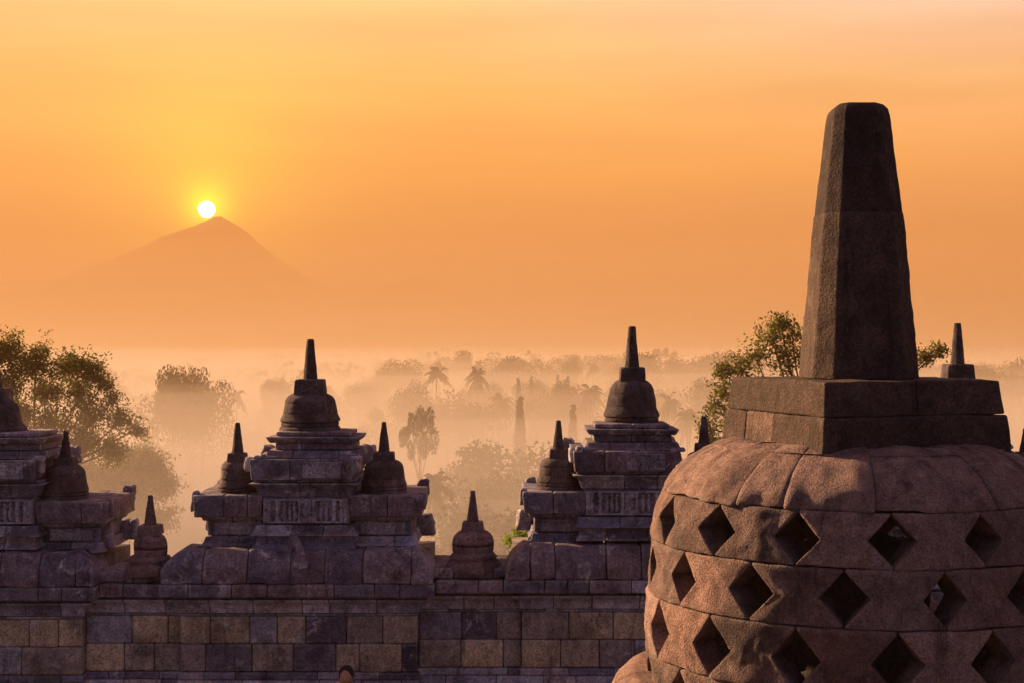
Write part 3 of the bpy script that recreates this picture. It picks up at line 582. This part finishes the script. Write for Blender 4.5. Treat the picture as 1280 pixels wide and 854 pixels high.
near_tree('denser green tree lower down the slope behind the left small stupa', (X(140, TB), TB, float(hill(X(140, TB), TB))), lc2, .30, 40, 8, M_leaf, trunk_r=.4)
TR = 85.0
rc = [cl(965, 425, TR, 26, .8), cl(990, 418, TR, 18, .8), cl(945, 445, TR, 22, .8, .5), cl(985, 450, TR, 26, .9), cl(925, 460, TR, 18, .8), cl(905, 490, TR, 18, .8), cl(930, 500, TR, 24, 1), cl(892, 512, TR, 17, .9), cl(884, 535, TR, 14, .9), cl(905, 465, TR, 13, .8), cl(975, 405, TR, 12, .8), cl(915, 535, TR, 22, 1), cl(960, 500, TR, 30, 1), cl(1020, 440, TR, 26, .9), cl(1060, 430, TR, 24, .8), cl(1100, 440, TR, 22, .8), cl(1160, 446, TR, 13, .8), cl(1176, 438, TR, 8, .7), cl(1135, 448, TR, 16, .8), cl(1030, 490, TR, 36, 1), cl(1110, 490, TR, 36, 1), cl(890, 550, TR, 12, .8), cl(960, 550, TR, 30, 1)]
near_tree('airy leafy tree directly behind the big lattice stupa, twigs both sides of its pinnacle', (X(1030, TR), TR, 20.0), rc, .21, 30, 12, M_leaf)
TS = 26.0
near_tree('small bright lime green bush just behind the wall, left of the dark niche shrine', (X(648, TS), TS, Z(720, TS)), [cl(646, 668, TS, 9, 1.5), cl(655, 672, TS, 8, 1.3), cl(636, 676, TS, 7, 1.2)], .045, 60, 14, M_lime, 'bush', .02)
mb = MB(); rg = np.random.default_rng(4); P = np.array([X(880, 18.82), 18.82, Z(522, 18.82)])+rg.normal(size=(26, 3))*.025+[0, 0, .02]
mb.add(*quads(P, rdir(26, rg), rdir(26, rg), .02, .04, np.ones((26, 3)))); tag(mb.build('weed_tuft', M_leaf, smooth=False), 'tiny weed sprouting on top of the corner pinnacle by the big stupa', 'weed')
# far trees: unit meshes, copied
def mesh_pair(kind, seed):
    rg = np.random.default_rng(seed); t = MB(); c = MB()
    if kind == 'palm':
        H_ = 1.0; bend_ = rg.uniform(-.08, .08); pts = [(bend_*s*s, 0, s*H_*.84) for s in np.linspace(0, 1, 7)]; tube(t, pts, np.linspace(.014, .009, 7), 6)
        top = np.array(pts[-1])
        for k in range(20):
            az = k*2.4+rg.uniform(-.2, .2); el = rg.uniform(-.35, 1.1); ln = rg.uniform(.20, .27); d = np.array([math.cos(az)*math.cos(el), math.sin(az)*math.cos(el), math.sin(el)])
            s = np.linspace(0, 1, 9)[:, None]; rib = top+d*s*ln+np.array([0, 0, -1])*s**2*ln*.55
            tube(c, rib, np.linspace(.003, .001, 9), 3)
            pr = top+d*(sx := np.linspace(.12, 1, 26)[:, None])*ln+np.array([0, 0, -1])*sx**2*ln*.55; sd = np.cross(d, [0, 0, 1]); sd /= np.linalg.norm(sd)
            for sg in (-1, 1):
                ll = (.062*(1-.6*np.abs(sx*1.2-.5)))
                D = sg*sd+d*.35+np.array([0, 0, -.55]); D = np.repeat((D/np.linalg.norm(D))[None], 26, 0); c.add(*quads(pr+D*ll*.5, D, np.repeat(d[None], 26, 0)+rg.normal(size=(26, 3))*.15, .011, ll[:, 0], np.ones((26, 3))))
    else:
        if kind == 'broad': tube(t, [(0, 0, 0), (.01, 0, .25), (.0, 0, .5), (.02, .0, .7)], [.035, .028, .022, .01], 7); lobes = [(rg.normal()*.17, rg.normal()*.17, rg.uniform(.42, .84), rg.uniform(.13, .22)) for _ in range(11)]; sz = .020; nl = 430
        elif kind == 'airy':
            tube(t, [(0, 0, 0), (.01, 0, .3), (-.01, 0, .58), (.0, .0, .9)], [.016, .012, .009, .004], 6); lobes = [(.0, 0, .93, .10), (.14, 0, .92, .10), (-.12, 0, .88, .09), (.0, 0, .75, .13), (.19, .02, .72, .11), (-.25, 0, .74, .08), (-.13, 0, .62, .08), (.05, .1, .66, .10), (-.2, .0, .77, .06)]; sz = .016; nl = 300; lobes = [(a, b, .95-(.95-c)*.5, d*.8) for a, b, c, d in lobes]
            for l in lobes: tube(t, [(0, 0, l[2]-.22), (l[0]*.5, l[1]*.5, l[2]-.08), (l[0], l[1], l[2])], [.006, .004, .002], 4)
        elif kind == 'cypress': tube(t, [(0, 0, 0), (0, 0, .9)], [.015, .004], 6); lobes = [(rg.normal()*.003, rg.normal()*.003, z_, .060*math.sin(min(1, (1.03-z_)*1.15)*1.5)+.008) for z_ in np.linspace(.10, .98, 46)]; sz = .016; nl = 110
        else: # spreading umbrella crown
            tube(t, [(0, 0, 0), (.01, 0, .4), (.0, 0, .75)], [.018, .014, .008], 6); lobes = [(rg.uniform(-.34, .34), rg.uniform(-.2, .2), rg.uniform(.80, .94), rg.uniform(.06, .10)) for _ in range(16)]; sz = .022; nl = 110
            for l in lobes: tube(t, [(0, 0, .6), (l[0]*.5, l[1]*.5, l[2]-.1), (l[0], l[1], l[2])], [.008, .005, .002], 4)
        for (x, y, z_, r_) in lobes:
            d = rdir(nl, rg); P = np.array([x, y, z_])+d*r_*rg.uniform(.55, 1.08, (nl, 1))*np.array([1, 1, .8]); v = rg.uniform(.6, 1.4, (nl, 1))*np.ones((1, 3))
            c.add(*quads(P, rdir(nl, rg), d+rg.normal(size=(nl, 3))*.6, sz, sz*1.5, v))
    a, b = t.build('trunk', M_bark), c.build('crown', M_far, smooth=False); return a, b
protos = {}
for kd, n in (('palm', 4), ('broad', 5), ('cypress', 2), ('airy', 1), ('umbrella', 2)):
    protos[kd] = []
    for i in range(n):
        a, b = mesh_pair(kd, 100*len(kd)+i); protos[kd].append((a.data, b.data)); bpy.data.objects.remove(a); bpy.data.objects.remove(b)
NM = {'palm': 'palm_tree', 'broad': 'broadleaf_tree', 'cypress': 'cypress_tree', 'airy': 'slender_tree', 'umbrella': 'spreading_tree'}
LB = {'palm': 'hazy palm among the misty valley trees', 'broad': 'hazy rounded tree crown in the misty valley forest', 'cypress': 'faint narrow cypress standing in the valley mist', 'umbrella': 'faint flat topped tree on the far hazy treeline'}
def far_tree(kd, px, top, Y, wide=1.0, label=None, hmin=None):
    x = X(px, Y); zt = Z(top, Y); g = float(hill(x, Y)); hgt = max(6.0, zt-g)
    v = R.randrange(len(protos[kd])); root = empty(NM[kd], (x, Y, g-.5), label or LB[kd], 'tree', None if label else {'palm': 'hazy valley palms', 'broad': 'hazy valley trees', 'cypress': 'valley cypresses', 'umbrella': 'far flat topped trees'}.get(kd))
    root.rotation_euler[2] = R.uniform(0, 6.28) if kd != 'airy' else 0
    if kd == 'palm': wide *= R.uniform(.5, .7)
    for d, nm in zip(protos[kd][v], ('trunk', 'crown')):
        o = bpy.data.objects.new(nm, d); S.collection.objects.link(o); o.parent = root; o.scale = (hgt*wide, hgt*wide, hgt+.5)
    return root
far_tree('broad', 237, 443, 300, .55, 'large dark twin topped tree mass left of the shrine with the mottled bell'); far_tree('broad', 217, 450, 298, .48, 'broad tree forming the left shoulder of the large dark tree mass'); far_tree('broad', 254, 452, 302, .48, 'tree forming the right shoulder of the large dark tree mass')
far_tree('airy', 525, 508, 190, .34, 'lone small slender tree standing dark in the open mist right of the central shrine')
far_tree('palm', 597, 447, 380, 1.0, 'feathery palm standing highest above the mist between the shrines'); far_tree('palm', 545, 447, 400, 1.05, 'dark bushy palm left of the highest palm')
far_tree('palm', 295, 477, 380, .9, 'small faint palm right of the large dark tree mass'); far_tree('palm', 735, 468, 330, 1.0, 'leaning bushy palm left of the smooth dark bell')
far_tree('palm', 545, 568, 150, .9, 'large faint palm with spread fronds just above the fog, right of the central shrine')
far_tree('palm', 838, 478, 300, .95, 'tall palm between the smooth dark bell and the big lattice stupa'); far_tree('palm', 858, 497, 270, .9, 'shorter palm right beside the tall one near the big lattice stupa'); far_tree('palm', 876, 462, 420, .8)
far_tree('cypress', 650, 495, 250, 1.0, 'tallest narrow cypress in the gap between the shrines'); far_tree('cypress', 648, 472, 360, .8); far_tree('cypress', 664, 470, 380, .7); far_tree('cypress', 716, 505, 260, 1.0)
far_tree('cypress', 710, 470, 380, .7); far_tree('cypress', 697, 468, 400, .7)
far_tree('broad', 625, 535, 190, 1.0, 'dark rounded tree emerging from mist left of the slim corner bell'); far_tree('broad', 640, 560, 170, .9); far_tree('broad', 605, 560, 200, .9); far_tree('broad', 630, 605, 140, 1.0); far_tree('broad', 655, 640, 125, 1.0); far_tree('broad', 600, 600, 150, .7)
far_tree('palm', 622, 480, 330, .9); far_tree('broad', 585, 500, 330, .9); far_tree('broad', 560, 490, 350, .8); far_tree('broad', 190, 488, 430, .7); far_tree('broad', 170, 492, 440, .7)
far_tree('broad', 600, 478, 400, .8); far_tree('broad', 480, 500, 360, .6); far_tree('broad', 450, 520, 300, .5); far_tree('umbrella', 830, 434, 900, .8)
for i in range(26):
    px = 500+i*17+R.uniform(-8, 8); far_tree(R.choice(['broad', 'broad', 'broad', 'broad', 'palm', 'broad']), px, R.uniform(434, 446), R.uniform(520, 700), R.uniform(.7, 1.1))
for i in range(12):
    px = R.uniform(1150, 1330); far_tree(R.choice(['broad', 'palm', 'broad']), px, R.uniform(434, 462), R.uniform(420, 650), R.uniform(.8, 1.1))
for i in range(34):
    px = R.uniform(20, 520)
    if 150 < px < 330: continue
    far_tree(R.choice(['broad', 'broad', 'palm']), px, R.uniform(450, 478), R.uniform(430, 620), R.uniform(.5, .9))
for i in range(22):
    px = R.uniform(500, 900); far_tree(R.choice(['broad', 'palm', 'broad', 'broad']), px, R.uniform(462, 492), R.uniform(330, 480), R.uniform(.6, .95))
# the far wood: uneven mass of crowns out to the horizon
def far_wood():
    mb = MB(); rg = np.random.default_rng(31); n = 2600
    y = rg.uniform(640, 2600, n); x = (rg.uniform(-500, 1800, n)-HX)/F*y; hgt = rg.uniform(10, 24, n)+6*vnoise(np.stack([x/90, y/90, 0*x], 1), 2)
    m = 16
    for k in range(m):
        d = rdir(n, rg); P = np.stack([x, y, hgt-4], 1)+d*np.array([5, 5, 4]); mb.add(*quads(P, rdir(n, rg), d, 3.2, 4.5, np.ones((n, 3))))
    tag(mb.build('forest', M_far, smooth=False), kind='stuff')
far_wood()

# ------------------------------------------------------------------ seated figure added inside the lattice bell to block light through its openings
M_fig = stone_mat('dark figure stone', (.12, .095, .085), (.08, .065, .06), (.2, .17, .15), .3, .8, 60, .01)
def blob(mb, c, r, seg=20):
    th = np.linspace(0, 2*np.pi, seg, endpoint=False); ph = np.linspace(-np.pi/2, np.pi/2, seg//2+1); tt, pp = np.meshgrid(th, ph); P = np.stack([np.cos(tt)*np.cos(pp)*r[0], np.sin(tt)*np.cos(pp)*r[1], np.sin(pp)*r[2]], -1).reshape(-1, 3)+np.array(c)
    m = len(ph); i = np.arange(m-1)[:, None]*seg; j = np.arange(seg)[None]; j2 = (j+1) % seg; mb.add(P, np.stack([i+j, i+j2, i+seg+j2, i+seg+j], -1).reshape(-1, 4))
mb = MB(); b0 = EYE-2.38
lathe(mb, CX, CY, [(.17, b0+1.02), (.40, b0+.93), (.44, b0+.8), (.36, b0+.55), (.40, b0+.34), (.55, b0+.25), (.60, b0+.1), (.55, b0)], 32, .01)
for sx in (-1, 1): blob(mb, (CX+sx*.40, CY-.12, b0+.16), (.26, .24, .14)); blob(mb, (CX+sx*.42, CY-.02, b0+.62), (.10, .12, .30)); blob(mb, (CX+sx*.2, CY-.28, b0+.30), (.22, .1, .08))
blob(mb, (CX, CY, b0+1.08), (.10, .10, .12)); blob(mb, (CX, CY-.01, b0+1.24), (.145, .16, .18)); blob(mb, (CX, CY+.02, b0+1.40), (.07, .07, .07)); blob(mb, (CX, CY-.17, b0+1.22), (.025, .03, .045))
tag(mb.build('added_statue', M_fig), 'dark seated stone statue added inside the large lattice stupa to block light, hardly visible through its openings', 'statue')
# ------------------------------------------------------------------ the person walking past in the gallery, bowed head just in view
def person():
    Y = 16.6; hx, hz = X(433, Y), Z(846, Y); g = FLOOR_G; root = empty('person', (hx, Y, g), 'person with dark hair and peach shirt bending at the foot of the wall', 'person')
    sh = hz-.10; J = {'pelvis': (-.22, .05, .92), 'waist': (-.20, .03, 1.10), 'chest': (-.15, 0, 1.30), 'neck': (-.06, -.02, 1.42), 'skull': (-.01, -.04, 1.50)}
    dz = (hz-g)-1.56
    V_ = []; E_ = []; Rr = []
    def p(c, r): V_.append((c[0], c[1], c[2]+dz if c[2] > .6 else c[2])); Rr.append(r); return len(V_)-1
    pv = p((-.26, .05, .90), (.15, .12)); wa = p((-.24, .04, 1.08), (.13, .10)); ch = p((-.19, .02, 1.30), (.165, .11)); nk = p((-.10, -.01, 1.44), (.055, .055)); hd = p((-.03, -.03, 1.50), (.06, .06))
    E_ += [(pv, wa), (wa, ch), (ch, nk), (nk, hd)]
    for sx in (-1, 1):
        a = p((-.20+sx*.17, .02, 1.40), (.06, .06)); e = p((-.20+sx*.23, .0, 1.13), (.045, .045)); w_ = p((-.20+sx*.21, -.14, .93), (.032, .03)); h_ = p((-.20+sx*.20, -.20, .86), (.04, .02)); E_ += [(ch, a), (a, e), (e, w_), (w_, h_)]
        for k in range(5): f = p((-.20+sx*.20+(k-2)*.018, -.235-(.01 if k == 2 else 0), .80+(.03 if k in (0,) else 0)), (.008, .008)); E_.append((h_, f))
        hp = p((-.26+sx*.09, .05, .84), (.10, .10)); kn = p((-.26+sx*.11, .0+sx*.12, .47), (.062, .062)); an = p((-.26+sx*.10, .06+sx*.2, .08), (.042, .042)); ft = p((-.26+sx*.10, -.10+sx*.2, .035), (.045, .03)); E_ += [(pv, hp), (hp, kn), (kn, an), (an, ft)]
    m = bpy.data.meshes.new('body'); m.from_pydata(V_, E_, []); o = bpy.data.objects.new('body', m); S.collection.objects.link(o); o.parent = root
    sk = o.modifiers.new('skin', 'SKIN')
    for i, r in enumerate(Rr): m.skin_vertices[0].data[i].radius = r
    m.skin_vertices[0].data[0].use_root = True
    o.modifiers.new('sub', 'SUBSURF').levels = 2; o.modifiers['sub'].render_levels = 2
    m.materials.append(plain('peach cloth', (.75, .45, .32)))
    z0 = hz-g
    mb = MB(); blob(mb, (0, -.03, z0), (.078, .098, .118), 28); blob(mb, (0, -.125, z0-.01), (.014, .02, .026), 10); blob(mb, (-.078, -.02, z0-.01), (.014, .024, .032), 10); blob(mb, (.078, -.02, z0-.01), (.014, .024, .032), 10); blob(mb, (0, -.118, z0-.055), (.026, .012, .009), 10)
    for sx in (-1, 1): blob(mb, (sx*.032, -.115, z0+.012), (.013, .010, .008), 10)
    mb.build('head', plain('skin', (.45, .26, .17)), root)
    mb = MB(); blob(mb, (0, -.01, z0+.025), (.088, .102, .112), 28); mb.v[-1] += (vnoise(mb.v[-1]*40, 2)*.006)[:, None]; mb.build('hair', plain('dark hair', (.02, .016, .014)), root)
person()
